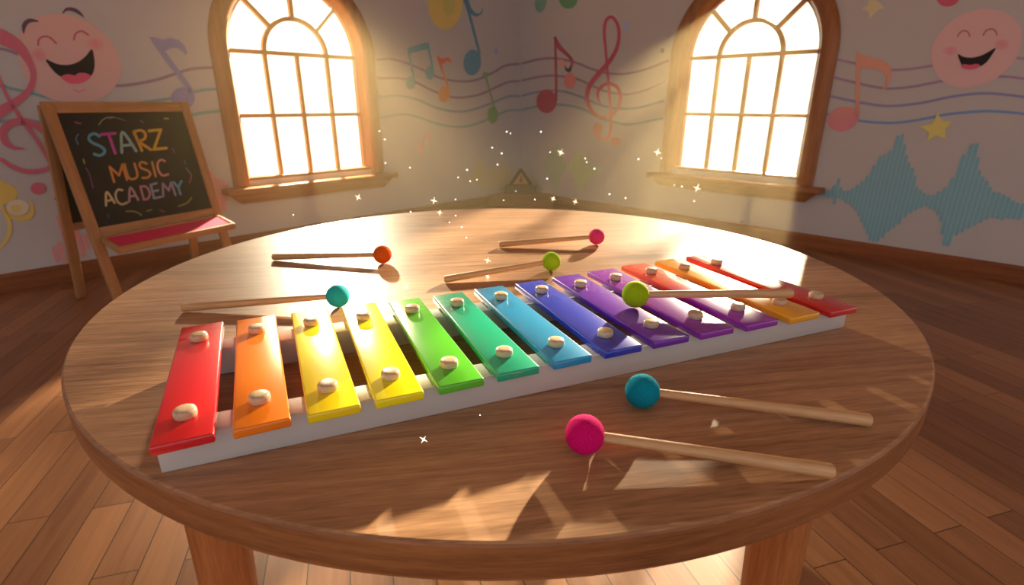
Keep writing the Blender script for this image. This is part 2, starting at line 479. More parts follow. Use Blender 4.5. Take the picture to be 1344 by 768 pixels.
stave('L', [[(-60, 70), (-20, 63), (0, 64), (18, 69), (60, 88), (110, 106), (151, 112), (167, 111.6), (187, 108.7), (209, 103.8), (231, 96.5), (249, 91), (264, 89.2), (283, 88.7)],
            [(-60, 118), (0, 113), (10, 115), (40, 122), (75, 131), (120, 137), (165, 137), (205, 132), (225, 129), (255, 121), (268, 118), (290, 116.5)],
            [(-60, 168), (0, 160), (25, 157), (50, 160), (90, 168), (150, 170), (200, 165), (243, 153), (262, 149), (276, 147), (294, 145)]],
      [(128, 102, 112), (108, 128, 128), (110, 132, 124)], 4.0, 'three wavy purple and green stave lines behind the chalkboard easel')
stave('L', [[(494, 78), (498.3, 78.2), (512.7, 77.4), (531.5, 82), (552.3, 90.6), (576.8, 102), (603.3, 106.8), (626, 104.6), (648.6, 94.4), (663.7, 86), (682.5, 83.8)],
            [(494, 103), (500.6, 102.7), (524, 102.7), (543, 107), (565.5, 117.8), (588, 126.5), (607, 128), (630, 123.8), (652, 114), (667.4, 107.6), (682.5, 106.5)],
            [(494, 127.5), (503, 126.5), (524, 125.7), (546.6, 130.3), (573, 141.6), (599.5, 146.5), (622, 143.5), (648.6, 134), (667, 126.5), (682.5, 126.5)],
            [(497, 154), (507, 152.9), (527.8, 150.3), (546.6, 152.9), (573, 162.3), (599.5, 166.5), (622, 163.5), (648.6, 152.9), (667, 145), (682.5, 145)]],
      [(122, 92, 110), (122, 92, 110), (100, 118, 124), (104, 128, 122)], 3.0, 'four wavy purple and teal stave lines crossed by the small teal, orange and green notes')
stave('R', [[(684.6, 83.8), (697.7, 80), (716.5, 76.6), (735.4, 77.4), (758, 83), (777, 90.6), (799.6, 96.3), (822.2, 96.7), (848.7, 90.6), (878, 79)],
            [(684.6, 106), (701.4, 102), (720.3, 99.3), (739, 100.4), (758, 103.8), (777, 112.5), (796, 120), (822, 123.8), (848.7, 117.8), (874, 106)],
            [(684.6, 126), (701.4, 121.6), (724, 119), (743, 120.8), (765.6, 128.4), (788, 137.8), (811, 142.3), (837, 141.6), (872, 132)],
            [(684.6, 144.4), (701.4, 140.4), (724, 137.4), (743, 138.2), (765.6, 143.5), (788, 155.5), (811, 161.6), (830, 163), (870, 155)]],
      [(122, 92, 110), (126, 96, 112), (104, 116, 124), (106, 124, 124)], 3.0, 'four wavy purple and teal stave lines crossed by the tall pink treble clef')
stave('R', [[(1092, 76), (1101, 78.5), (1124.5, 83.7), (1150.3, 89.8), (1173.8, 91.7), (1197.2, 90.3), (1221.9, 86.3), (1260, 79), (1300, 75), (1335.6, 76.2), (1380, 81), (1410, 87)],
            [(1090, 100), (1096.4, 102), (1126.9, 109.5), (1157.4, 115.6), (1178.5, 115.8), (1202, 113), (1234.8, 106.7), (1267.6, 101.3), (1314.5, 100.4), (1344, 103.2), (1380, 108), (1410, 114)],
            [(1085, 125), (1091.7, 126.6), (1124.5, 133.6), (1157.4, 138.8), (1178.5, 138.8), (1211.3, 134.8), (1244, 127.8), (1279.3, 123), (1305, 122.9), (1344, 127.3), (1380, 133), (1410, 139)],
            [(1080, 148), (1090, 151), (1128, 158.3), (1150.3, 160.8), (1178.5, 161), (1211.3, 156.2), (1244, 150), (1279.3, 146.5), (1305, 146), (1344, 149.4), (1380, 155), (1410, 161)]],
      [(142, 112, 126), (134, 108, 128), (118, 112, 140), (98, 122, 152)], 3.4, 'four wavy purple and blue stave lines behind the orange-stemmed note')


def face_decal(side, outline, brows, eyes, cheeks, mouth, tongue, chin, label, ew, skin, blush):
    n, p = WALLS[side]
    x = sum(q[0] for q in outline) / len(outline); y = sum(q[1] for q in outline) / len(outline)
    c = on_plane(x, y, p + n * .002, n)
    root = empty('smiling_face_decal', c); tag(root, label, 'wall decal')
    decal('face', side, poly(outline, 6), pm(skin), .002, root)
    for b in brows: tag(decal('eyebrow', side, ribbon(b), pm((84, 58, 70)), .003, root), 'dark plum curved eyebrow')
    for e in eyes: tag(decal('eye', side, ribbon(e, ew, 6), pm((156, 72, 88)), .003, root), 'closed happy eye, a thin rose arc')
    for i, (cx, cy, rx, ry) in enumerate(cheeks):
        m = soft_spot('cheek blush', paint(*skin), paint(*blush))
        o = decal('cheek', side, ell(cx, cy, rx, ry), m, .003, root); tag(o, 'rosy cheek')
    mo = decal('mouth', side, poly(mouth, 5), pm((26, 20, 18)), .003, root); tag(mo, 'wide open black laughing mouth')
    t = decal('tongue', side, poly(tongue, 5), pm((196, 74, 92)), .0042, root); tag(t, 'pink tongue')
    if chin: decal('chin_line', side, ribbon(chin, 2.2), pm(blush), .003, root)


face_decal('L', [(73, 18), (92, 20), (115, 29), (137, 45), (152, 64), (159, 85), (158, 100), (152, 112), (140, 125), (120, 133), (95, 134), (70, 131), (48, 119), (32, 100), (25, 78), (22, 60), (25, 44), (38, 28), (55, 20)],
           [[(31, 43, 2), (32, 33, 6), (39, 27, 5.5), (50, 28, 1.5)], [(82.5, 17, 1.5), (88, 12, 4), (97, 13, 5), (104, 17, 4), (109.5, 22, 1.2)]],
           [[(50, 59), (51, 52), (57, 48), (65, 49), (74, 57)], [(97, 52), (99, 44.5), (105, 41), (110, 42), (116, 46)]],
           [(51, 72, 9.5, 9), (125, 58, 12, 8)],
           [(60, 78), (75, 84), (90, 85), (103, 81), (113, 73), (120.5, 64.5), (123.5, 75), (124, 88), (120, 99), (108, 107), (95, 107), (82, 102), (70, 93)],
           [(80, 102), (85, 98), (92, 97.5), (98, 99), (103, 96), (112, 96), (119.5, 100), (112, 107), (102, 110), (90, 109)],
           [(97, 118), (104, 120.5), (112, 117.5)], 'large pink laughing face decal with plum eyebrows above the chalkboard easel', 2.4, (178, 136, 126), (188, 106, 108))
face_decal('R', [(1221.6, 72.7), (1225.4, 56.3), (1237, 38.7), (1255.9, 23), (1279.3, 13.6), (1300.4, 11.7), (1321.5, 17.6), (1335.6, 29.3), (1341.4, 44.5), (1339, 63.3), (1331, 80.9), (1316.8, 96), (1298, 107.9), (1274.6, 114.9), (1255.9, 114.4), (1239.4, 107.9), (1227.7, 95)],
           [], [[(1257, 48), (1259.4, 43.4), (1265.2, 40.3), (1270.4, 42.2), (1273, 47.6)], [(1290.3, 46.2), (1294.5, 40.3), (1300.9, 38), (1306.3, 40.3), (1308.6, 45.7)]],
           [(1247.6, 66.8, 10, 6), (1314.5, 58.6, 10, 7)],
           [(1257.3, 71), (1265, 74.6), (1277, 75.5), (1291, 71.5), (1306.5, 63), (1301.6, 72.7), (1294.5, 82), (1286.3, 87.2), (1273.4, 90.3), (1264, 86.8), (1260, 80.9)],
           [(1261.7, 87.2), (1265.2, 84.4), (1273.4, 85.2), (1281.6, 83.8), (1286.5, 86.5), (1281.6, 90), (1273.4, 91.4), (1266.4, 90.5)],
           None, 'pink laughing face decal without eyebrows, high above the blue sound wave', 1.9, (182, 142, 136), (182, 112, 116))

# treble clefs
wdecal('large rose treble clef decal partly hidden by the chalkboard easel', 'L',
       ribbon([(-34, 60, 9), (-15, 44, 15), (3, 49, 19), (25, 62, 14), (39, 82, 9), (44, 100, 8), (38, 118, 9), (22, 133, 11), (0, 147, 15), (-20, 165, 16), (-36, 190, 13), (-28, 212, 8), (-10, 212, 5), (0, 209, 5), (16, 219, 6), (35, 225, 6.5), (54, 224, 6), (70, 216, 5), (76, 201, 5), (72, 186, 6), (58, 173, 8), (45, 164, 9), (28, 159, 9.5), (12, 163, 10.5), (4, 173, 10.5), (7, 186, 8.5), (18, 194, 5), (31, 195, 1.5)])
       + ribbon([(-12, 80, 3), (-6, 92, 4), (9, 126, 4.5), (26, 154, 5), (47, 182, 5), (68, 217, 5), (79, 240, 5), (80, 254, 4.5), (71, 262, 2)]) + ell(50, 247.5, 10, 8),
       pm((168, 84, 96)), 'treble_clef_decal', off=.0055)
m = two_tone('clef rose with painted haze glow', paint(205, 140, 104, (180, 160, 138)), paint(160, 52, 80), 2, .0, .45, rough=.8)  # orange towards the foot is warm haze light put into the paint
wdecal('tall rose treble clef decal beside the sunny window frame', 'R',
       ribbon([(790 - 1.1, 138, 1.5), (785, 128.5, 3), (785.7, 119, 4), (792.5, 111.5, 4.5), (800.7, 109.9, 4.5), (810.3, 114.8, 4.6), (814.4, 127, 4.6), (810.3, 142, 4.2), (799.4, 153, 4), (785.7, 153, 4), (775.3, 143.5, 4.6), (770.6, 130, 5.2), (773.4, 113.5, 5.8), (784.3, 98.4, 6.4), (796.6, 84.7, 6), (807.5, 68.3, 5.2), (812.2, 52, 4.4), (811.6, 35.5, 4), (806, 24.6, 4), (800.7, 22.4, 4), (794.7, 28.7, 4), (793, 43.7, 3.8), (794.7, 62.9, 3.4), (797, 90, 3.2), (799.4, 117.5, 3.4), (801.2, 147.6, 3.6), (801.5, 169.5, 4), (798, 180.4, 4.2), (791, 183.2, 4.4), (784.3, 179, 4.4), (781.6, 174, 3)])
       + ell(784.6, 169.5, 6.3, 8.7) + ell(807.8, 185.3, 7, 6), m, 'treble_clef_decal', off=.003)

# notes
wdecal('lavender quaver note decal between the easel top and the window frame', 'L',
       poly([(196.1, 48.6), (202.9, 49.5), (212.9, 52.6), (223.8, 50), (234.8, 52.6), (242, 60), (245.9, 69.2), (243.5, 72.2), (239.3, 67.4), (233, 62.8), (225.6, 62.4), (216.5, 67.2), (235, 92), (254.5, 119), (248, 124), (244, 116), (228, 94), (210, 69)])
       + ell(240.2, 129.3, 15.5, 14.4), pm((122, 114, 142)), 'music_note_decal', off=.004)
wdecal('teal pair of beamed notes decal next to the window frame', 'L',
       ell(538.7, 108.9, 6.3, 8.6) + ell(564.2, 96, 5.7, 8.9) + ribbon([(535.8, 64), (543.8, 106)], 2.8) + ribbon([(561.3, 57), (568.9, 95)], 2.8)
       + poly([(534.4, 63), (561, 55.4), (562.7, 63.8), (536.7, 70.6)]), pm((78, 128, 130)), 'music_note_decal')
wdecal('small orange quaver note decal between the teal notes', 'L',
       ell(582.8, 124, 7.5, 10.5) + ribbon([(576, 78.8), (588.5, 116)], 2.8) + poly([(571.8, 72), (580.3, 76.8), (589.4, 75), (593.6, 82.8), (586, 80), (580.3, 85), (576.8, 83)]),
       two_tone('note orange', paint(196, 110, 62), paint(180, 78, 58), 2, .3, .8, rough=.8), 'music_note_decal')
wdecal('big teal quaver note decal with a curled flag, high near the corner', 'L',
       ell(619.8, 82, 11.5, 17, .1) + ribbon([(611.8, 2.9), (629.5, 70)], 3.4) + poly([(606.5, -3), (614.6, -1), (618, 10), (624.7, 17.4), (630.4, 17), (634, 9), (633, 17.8), (626, 22), (619, 19.5), (614, 16), (611, 8)]),
       pm((66, 114, 130)), 'music_note_decal')
wdecal('thin green note decal crossing the stave near the corner', 'L',
       ell(646.5, 151, 7, 11.5) + ribbon([(637, 99), (650.2, 146)], 2.2) + ell(637.6, 98.3, 4.5, 3.6), pm((96, 132, 84)), 'music_note_decal')
wdecal('small faint pink note decal below the stave lines', 'L',
       ell(551.9, 194.9, 5.7, 7.5) + ribbon([(555, 192), (556.5, 176)], 2.4) + ell(559.6, 178.6, 5.2, 4.6) + ribbon([(562, 177, 2), (565, 183, 2), (564, 191, 1)]), pm((206, 148, 128), (190, 165, 140)), 'music_note_decal')
wdecal('dark rose quaver note decal beside the tall treble clef', 'R',
       ell(717.3, 133, 13.2, 15.7) + ribbon([(729, 49.2), (730, 131)], 3.2) + ribbon([(728.5, 50, 4), (733.7, 61.5, 6), (743.3, 70.5, 4.6), (750, 78, 4.2), (750.5, 85, 3.6), (747, 90, 1.5)]), pm((148, 58, 76)), 'music_note_decal', off=.002)
wdecal('orange-stemmed quaver note decal with a rose head beside the window frame', 'R',
       poly([(1123.8, 67.3), (1130.4, 71.5), (1143.3, 75.5), (1157.4, 78.5), (1166.8, 84.4), (1170.8, 93.8), (1168.6, 105.5), (1162, 117.4), (1158.3, 116.8), (1162.5, 107.9), (1163.2, 99.6), (1157.4, 93.3), (1145.7, 90.3), (1129.2, 89.8), (1128, 155.5), (1122.5, 152)])
       + ell(1106.3, 156, 21, 16, -.3), two_tone('note rose to orange', paint(178, 108, 112), paint(198, 126, 104), 2, .1, .5, rough=.8), 'music_note_decal', off=.003)
t = empty('smiling_dot_decal', on_plane(747, 100, CO + NR * .002, NR)); tag(t, 'small coral dot decal with a tiny black smile under the rose note flag', 'wall decal')
decal('dot', 'R', ell(748, 106, 7.6, 10.4), pm((196, 104, 100)), .0024, t)
decal('smile', 'R', poly([(740.6, 86.5), (746, 90.8), (751.2, 86.5), (749.4, 93.5), (746, 95.2), (742.2, 92.6)]), pm((60, 50, 46)), .0035, t)
wdecal('pale coral smudge decal within the rose note flag', 'R', poly([(732, 80), (737, 78), (744, 83), (741, 88), (735, 85)], 4), pm((186, 126, 116)), 'smudge_decal', off=.0022)

# dots, petals, stars
d = empty('yellow_dot_decal', on_plane(584.5, 5.7, CO + NL * .002, NL)); tag(d, 'large yellow oval decal with an olive middle above the stave', 'wall decal')
decal('oval', 'L', ell(584.5, 5.7, 22.5, 33), pm((188, 154, 84)), .002, d); decal('oval_middle', 'L', ell(589, 7, 7.5, 14), pm((164, 152, 80)), .0032, d)
wdecal('smaller green petal decal high by the corner', 'R', ell(709.7, 3, 7.6, 13.5, .15), pm((92, 134, 110)), 'petal_decal')
wdecal('wider green petal decal high by the corner', 'R', ell(746, -1, 12, 12.5), pm((80, 126, 84)), 'petal_decal')
wdecal('soft blue spot decal beside the top of the tall treble clef', 'R', ell(822, 34.7, 4.8, 7), pm((146, 146, 180)), 'dot_decal')
wdecal('tiny lavender spot decal beside the big teal note', 'L', ell(651, 67, 2.4, 4.6), pm((140, 128, 150)), 'dot_decal')
wdecal('small dark grey dot decal beside the sunny window frame', 'R', ell(869.3, 66.4, 3, 3.4), pm((96, 92, 92)), 'dot_decal')
wdecal('crimson oval decal at the top edge above the pink face', 'R', ell(1244.5, -3.5, 15, 12, -.2), pm((172, 74, 88)), 'dot_decal')
wdecal('yellow five-pointed star decal above the blue sound wave', 'R',
       poly([(1230.8, 147.8), (1236.8, 159.2), (1250.2, 159.6), (1241, 169.2), (1241.4, 183), (1229.2, 177.7), (1216, 186.5), (1219.3, 173.8), (1207.7, 166.4), (1224, 162.1)]), pm((196, 164, 92)), 'star_decal', off=.003)
wdecal('pale faded yellow star decal at the top of the wall', 'R',
       poly([(1146, -4), (1152.5, 1.5), (1161.5, 10.5), (1152.7, 13), (1141.4, 24.5), (1139.8, 15), (1130.6, 11), (1139.8, 6.5), (1138.6, -4)]), pm((178, 160, 124)), 'star_decal')


def wave(side, tops, bots, pitch, fillc, barc, label, name='sound_wave_decal', edge=.0):
    """a sound wave of upright bars between an upper and a lower envelope, traced on the wall"""
    n, p = WALLS[side]; D = DL if side == 'L' else DR

    def uz(q): v = on_plane(*q, p, n); return (v - CO).dot(D), v.z
    T = sorted(map(uz, tops)); B = sorted(map(uz, bots))

    def at(E, u):
        if u <= E[0][0]: return E[0][1]
        for a, b in zip(E, E[1:]):
            if a[0] <= u <= b[0]: return a[1] + (b[1] - a[1]) * (u - a[0]) / max(1e-6, b[0] - a[0])
        return E[-1][1]
    u0, u1 = min(T[0][0], B[0][0]), max(T[-1][0], B[-1][0])
    k = max(3, int((u1 - u0) / pitch)); dd = (u1 - u0) / k
    bars = []; fill = []
    rnd = random.Random(3)
    for i in range(k):
        u = u0 + dd * (i + .5); zt = max(at(T, u) + rnd.uniform(-.004, .004), at(B, u) + .012); zb = at(B, u) + rnd.uniform(-.004, .004)
        w = dd * .36; r = w
        pts = [(u - w, zb + r)] + [(u - w * math.cos(PI * j / 5), zb + r - r * math.sin(PI * j / 5)) for j in range(1, 5)] + [(u + w, zb + r), (u + w, zt - r)] + [(u + w * math.cos(PI * j / 5), zt - r + r * math.sin(PI * j / 5)) for j in range(1, 5)] + [(u - w, zt - r)]
        bars.append(('poly', pts))
        if fillc: h = (zt - zb) * .03 + .006; fill.append(('poly', [(u - dd * .501, zb + h), (u + dd * .501, zb + h), (u + dd * .501, zt - h), (u - dd * .501, zt - h)]))
    c = CO + D * ((u0 + u1) / 2) + Vector((0, 0, (at(T, (u0 + u1) / 2) + at(B, (u0 + u1) / 2)) / 2)) + n * .002
    root = empty(name, c); tag(root, label, 'wall decal')
    for nm, sh, col, off in (('wave_fill', fill, fillc, .001), ('wave_bars', bars, barc, .002)):
        if not sh: continue
        V, F = sheet(sh, lambda u, z: CO + D * u + Vector((0, 0, z)) + n * off - c, n, .0006)
        link(nm, V, F, pm(*col) if isinstance(col[0], tuple) else pm(col), root)


S = 3.8415
cr = lambda L: [(x / S + 1060, y / S + 140) for x, y in L]
wave('R', cr([(62, 425), (80, 408), (100, 428), (125, 405), (160, 357), (172, 425), (200, 425), (225, 412), (270, 382), (315, 337), (352, 262), (385, 233), (405, 255), (435, 172), (478, 117), (495, 218), (515, 293), (538, 315), (552, 400), (580, 428), (605, 445), (630, 448), (655, 432), (685, 418), (718, 385), (750, 320), (783, 246), (805, 230), (835, 176), (857, 186), (870, 330), (897, 360), (915, 395), (940, 430), (980, 436), (1010, 448), (1040, 475), (1060, 480), (1091, 488), (1130, 500), (1170, 520)]),
     cr([(58, 445), (95, 462), (118, 455), (135, 498), (160, 460), (200, 488), (240, 518), (260, 556), (285, 612), (310, 680), (345, 688), (370, 667), (410, 627), (440, 607), (470, 583), (500, 546), (555, 522), (590, 505), (630, 520), (668, 562), (675, 642), (690, 728), (720, 692), (750, 647), (790, 628), (825, 607), (855, 592), (890, 572), (925, 562), (965, 576), (1010, 562), (1060, 572), (1091, 562), (1130, 560), (1170, 550)]),
     .0205, (134, 152, 150), (104, 142, 148), 'large teal blue sound wave decal of upright bars along the baseboard')
wave('L', [(66, 326), (71, 324), (74.5, 318), (78, 316), (74.5, 285), (79, 273), (86, 262), (93, 270), (100, 290), (107, 306), (113, 307)],
     [(72, 345), (78, 345), (83, 344.5), (88, 344), (93, 343), (98, 342), (103, 341), (108, 340), (113, 337), (116, 326), (118, 321)],
     .026, None, (190, 116, 110), 'pale pink sound wave decal behind the rear leg of the easel')
wave('L', [(268, 222), (270.4, 217.8), (275.5, 223.7), (280.6, 230.5), (284, 232), (288, 234.7), (293.3, 236.4), (296.6, 240.6), (301, 242)],
     [(279, 282), (282, 284), (286.5, 287), (289.5, 280), (293, 277), (296, 275), (297, 268), (299, 261), (303, 254)],
     .021, None, (184, 116, 110), 'pale pink sound wave decal between the easel and the window sill')
YREF = (176, 152, 128)
wave('L', [(614, 232), (622, 222), (628, 201), (634, 214), (642, 222), (650, 218), (660, 214), (666, 200), (668, 230)],
     [(616, 240), (624, 244), (632, 248), (640, 250), (648, 249), (656, 248), (662, 247), (667, 244), (669, 238)],
     .035, ((174, 150, 112), YREF), ((182, 154, 106), YREF), 'faint yellow sound wave decal beside the metronome')
wave('R', [(714, 214), (718, 206), (724, 198), (730, 185), (735, 202), (740, 208), (743, 216)],
     [(714, 220), (720, 232), (725, 240), (730, 253), (734, 238), (739, 226), (743, 220)],
     .03, ((160, 156, 118), YREF), ((150, 152, 112), YREF), 'faint green diamond-shaped sound wave decal nearest the metronome')
wave('R', [(744, 216), (752, 206), (758, 198), (764, 196), (770, 208), (780, 216), (790, 220)],
     [(744, 222), (752, 232), (757, 246), (761, 258), (766, 244), (776, 236), (790, 224)],
     .03, ((170, 162, 116), YREF), ((164, 160, 108), YREF), 'faint lime sound wave decal under the tall treble clef')

# yellow clef-like flourish at the frame edge, dots and wings behind the easel
y0 = empty('flourish_decal', on_plane(12, 270, CO + NL * .002, NL)); tag(y0, 'yellow looping flourish decal with round petals low beside the easel', 'wall decal')
YC = (190, 152, 76)
decal('petal', 'L', poly([(-28, 262), (-24, 240), (-8, 233), (0, 236.4), (11, 241), (20, 247), (23, 254), (20, 261), (14.6, 264.7), (6, 268), (0, 271), (-14, 274)], 5), pm(YC), .002, y0)
decal('loop', 'L', ribbon([(40, 264, 2), (42.5, 274, 5), (38, 284, 8), (26, 287, 6), (14, 284, 4), (7, 276, 3)]), pm((190, 150, 70)), .003, y0)
tag(decal('loop_middle', 'L', ell(23, 272.5, 15, 10.5), pm((182, 162, 134)), .0022, y0), 'pale inside of the loop')
decal('loop_dot', 'L', ell(20.4, 273.8, 7, 4.8), pm((182, 156, 96)), .0034, y0)
decal('loop', 'L', ribbon([(0, 268, 4), (9, 284, 6), (13, 300, 6), (8, 315, 5), (-2, 326, 4), (-16, 330, 3), (-28, 318, 3)]), pm((190, 152, 80)), .003, y0)
b0 = empty('butterfly_decal', on_plane(202, 303, CO + NL * .002, NL)); tag(b0, 'pale blue butterfly decal seen above the easel tray', 'wall decal')
decal('wing', 'L', ell(195, 302, 8, 9.5, .4), pm((112, 130, 172)), .002, b0); decal('wing', 'L', ell(209, 299, 5.5, 9.5, -.1), pm((122, 138, 172)), .002, b0)
wdecal('pale sage scribble decal seen above the easel tray', 'L', ribbon([(224, 300, 3), (231, 294, 3), (234, 300, 3), (241, 290, 3), (245, 295, 3)]), pm((158, 158, 146)), 'scribble_decal')

# ---------------------------------------------------------------- metronome on its case in the corner
def corner_prism(bm, leg, z0, z1, inset):
    a = CO + (DL + DR) * inset; pts = [a, a + DL * leg, a + DR * leg]
    lo = [bm.verts.new((p.x, p.y, z0)) for p in pts]; hi = [bm.verts.new((p.x, p.y, z1)) for p in pts]
    bm.faces.new(lo); bm.faces.new(hi)
    for i in range(3): j = (i + 1) % 3; bm.faces.new((lo[i], lo[j], hi[j], hi[i]))


bm = bmesh.new(); corner_prism(bm, .43, 0, .105, .024)
o = bm_obj('corner_block', bm, M_base); tag(o, 'low brown wooden corner block under the metronome', 'corner block')
M_case = wood('metronome case dark wood', rgb(52, 36, 26), rgb(80, 56, 40), axis=0, rough=.5, fine=60)
M_face = mat('metronome face', rgb(196, 158, 116), .6, noise=.15, nscale=30)
met = empty('metronome', (.083, 5.005, .1055)); tag(met, 'pyramid metronome on a dark wooden box in the room corner', 'metronome')
bm = bmesh.new(); box_bm(bm, -.155, .155, -.045, .035, 0, .078, .010, 3); bm_obj('case', bm, M_case, met, smooth=True)
Vv = [(-.112, -.04, .078), (.112, -.04, .078), (.112, .03, .078), (-.112, .03, .078), (-.012, -.015, .222), (.012, -.015, .222), (.012, .01, .222), (-.012, .01, .222)]
link('pyramid_body', Vv, [(0, 3, 2, 1), (4, 5, 6, 7), (0, 1, 5, 4), (1, 2, 6, 5), (2, 3, 7, 6), (3, 0, 4, 7)], M_case, met)
Vv = []
for y in (-.0025, .0):
    for x, z in ((-.075, .085), (.075, .085), (.0, .19)): Vv.append((x, -.04 + (z - .078) * .1736 - .0005 + y, z))
tag(link('front_panel', Vv, [(0, 1, 2), (5, 4, 3), (0, 3, 4, 1), (1, 4, 5, 2), (2, 5, 3, 0)], M_face, met), 'tan triangular front')
Vv = []
for y in (-.006, -.0026):
    for x, z in ((-.005, .10), (.005, .10), (.018, .116), (.006, .134), (.004, .168), (-.004, .168), (-.006, .134), (-.018, .116)): Vv.append((x, -.04 + (z - .078) * .1736 + y, z))
tag(link('pendulum', Vv, [tuple(range(8)), tuple(range(15, 7, -1))] + [(i, i + 8, (i + 1) % 8 + 8, (i + 1) % 8) for i in range(8)], mat('pendulum brown', rgb(120, 76, 56), .5), met), 'brown pendulum and weight')

# ---------------------------------------------------------------- chalkboard easel
WDIR = Vector((math.sin(math.radians(28)), math.cos(math.radians(28)), 0)); NDIR = Vector((WDIR.y, -WDIR.x, 0))
ETL = Vector((-1.946, 2.343, 0)); EW = .58; K2 = .175; K1 = .163; EZ = .905
eo = ETL + WDIR * EW / 2
easel = empty('chalkboard_easel', eo); tag(easel, 'wooden A-frame chalkboard easel with colourful chalk lettering and a pink tray', 'easel')
sf = (NDIR * K2 - Vector((0, 0, EZ))).normalized()          # down the front slope
fn = sf.cross(WDIR).normalized()
if fn.dot(NDIR) < 0: fn = -fn                               # front panel normal, towards the room
EP = lambda s, z: ETL + WDIR * s + NDIR * (K2 * (1 - z / EZ)) + Vector((0, 0, z)) - eo     # on the front plane
ER = lambda s, z: ETL + WDIR * s - NDIR * (K1 * (1 - z / EZ) + .025) + Vector((0, 0, z)) - eo
for s in (.0, EW):
    beam('front_leg', EP(s, .004), EP(s, EZ), .042, .024, M_easel, easel, fn)
    beam('rear_leg', ER(s, .004), ER(s, EZ - .015), .040, .022, M_easel, easel, fn)
for z, w in ((EZ - .024, .046), (.356, .042)):
    beam('front_rail', EP(.021, z) + fn * .001, EP(EW - .021, z) + fn * .001, w, .02, M_easel, easel, fn)
beam('rear_rail', ER(.02, .36), ER(EW - .02, .36), .04, .018, M_easel, easel, fn)
for f, nm, off, lab in ((EP, 'chalkboard', -.002, None), (ER, 'rear_board', .0, 'plain black back board')):
    V = [f(s, z) + fn * (off + e) for e in (-.004, .004) for s, z in ((.018, .365), (EW - .018, .365), (EW - .018, EZ - .03), (.018, EZ - .03))]
    b = link(nm, V, [(0, 1, 2, 3), (4, 7, 6, 5), (0, 4, 5, 1), (1, 5, 6, 2), (2, 6, 7, 3), (3, 7, 4, 0)], M_slate, easel)
    if lab: tag(b, lab)
    if f is EP: board = b
bp0 = EP(.1, .6) + eo + fn * .0025


def chalk(name, strokes, width, col, label=None):
    sh = []
    for s in strokes: sh += ribbon([(x / 3.84 + 60, y / 3.84 + 120) for x, y in s], width, 6)
    V, F = sheet(sh, lambda x, y: on_plane(x, y, bp0, fn) - eo, fn, .0006)
    c = sum(V, Vector()) / len(V)
    o = link(name, [v - c for v in V], F, chalk_mat(col), board, c)
    if label: tag(o, label)


_ch = {}


def chalk_mat(c):
    if c not in _ch: _ch[c] = mat('chalk %d %d %d' % c, rgb(*[min(255, int(v * 1.04)) for v in c]), .9, noise=.22, nscale=160)
    return _ch[c]


LET = [('S', (88, 150, 176), [[(270, 226), (246, 213), (222, 222), (219, 244), (242, 262), (276, 277), (296, 295), (292, 313), (270, 323), (244, 316)]]),
       ('T', (182, 66, 156), [[(280, 217), (350, 211)], [(317, 216), (350, 312)]]),
       ('A', (138, 172, 172), [[(384, 308), (386, 205), (456, 300)], [(386, 274), (438, 268)]]),
       ('R', (200, 152, 62), [[(444, 204), (485, 298)], [(444, 204), (474, 196), (496, 205), (503, 226), (492, 243), (464, 252)], [(466, 252), (530, 294)]]),
       ('Z', (200, 165, 52), [[(520, 199), (580, 193)], [(580, 193), (545, 292)], [(545, 292), (608, 286)]]),
       ('M', (200, 132, 66), [[(345, 456), (322, 380)], [(322, 380), (370, 424)], [(370, 424), (386, 368)], [(386, 368), (410, 446)]]),
       ('U', (194, 128, 62), [[(397, 367), (412, 422), (428, 441), (450, 439), (462, 420), (447, 364)]]),
       ('S', (194, 132, 68), [[(508, 364), (486, 356), (472, 368), (482, 386), (514, 400), (527, 416), (514, 434), (488, 436)]]),
       ('I', (190, 134, 62), [[(536, 357), (554, 428)]]),
       ('C', (192, 136, 118), [[(601, 352), (581, 345), (564, 362), (568, 398), (588, 423), (617, 418)]]),
       ('A', (190, 174, 138), [[(304, 575), (307, 507), (347, 562)], [(308, 552), (336, 546)]]),
       ('C', (176, 164, 132), [[(386, 498), (364, 496), (352, 518), (360, 552), (383, 569), (410, 560)]]),
       ('A', (172, 134, 146), [[(421, 555), (427, 484), (466, 547)], [(426, 530), (454, 525)]]),
       ('D', (172, 118, 134), [[(477, 480), (494, 545)], [(477, 480), (504, 480), (520, 500), (524, 524), (512, 542), (494, 545)]]),
       ('E', (134, 146, 172), [[(558, 463), (529, 471)], [(529, 471), (546, 539)], [(546, 539), (580, 532)], [(537, 505), (566, 499)]]),
       ('M', (146, 126, 156), [[(592, 530), (590, 464)], [(590, 464), (620, 500)], [(620, 500), (632, 458)], [(632, 458), (654, 522)]]),
       ('Y', (92, 152, 180), [[(645, 458), (668, 484)], [(684, 452), (668, 484)], [(668, 484), (680, 519)]])]
for ch, col, st in LET: chalk('chalk_letter', st, 3.7 if col in ((88, 150, 176), (182, 66, 156), (138, 172, 172), (200, 152, 62), (200, 165, 52)) else 2.9, col, 'chalk letter ' + ch)
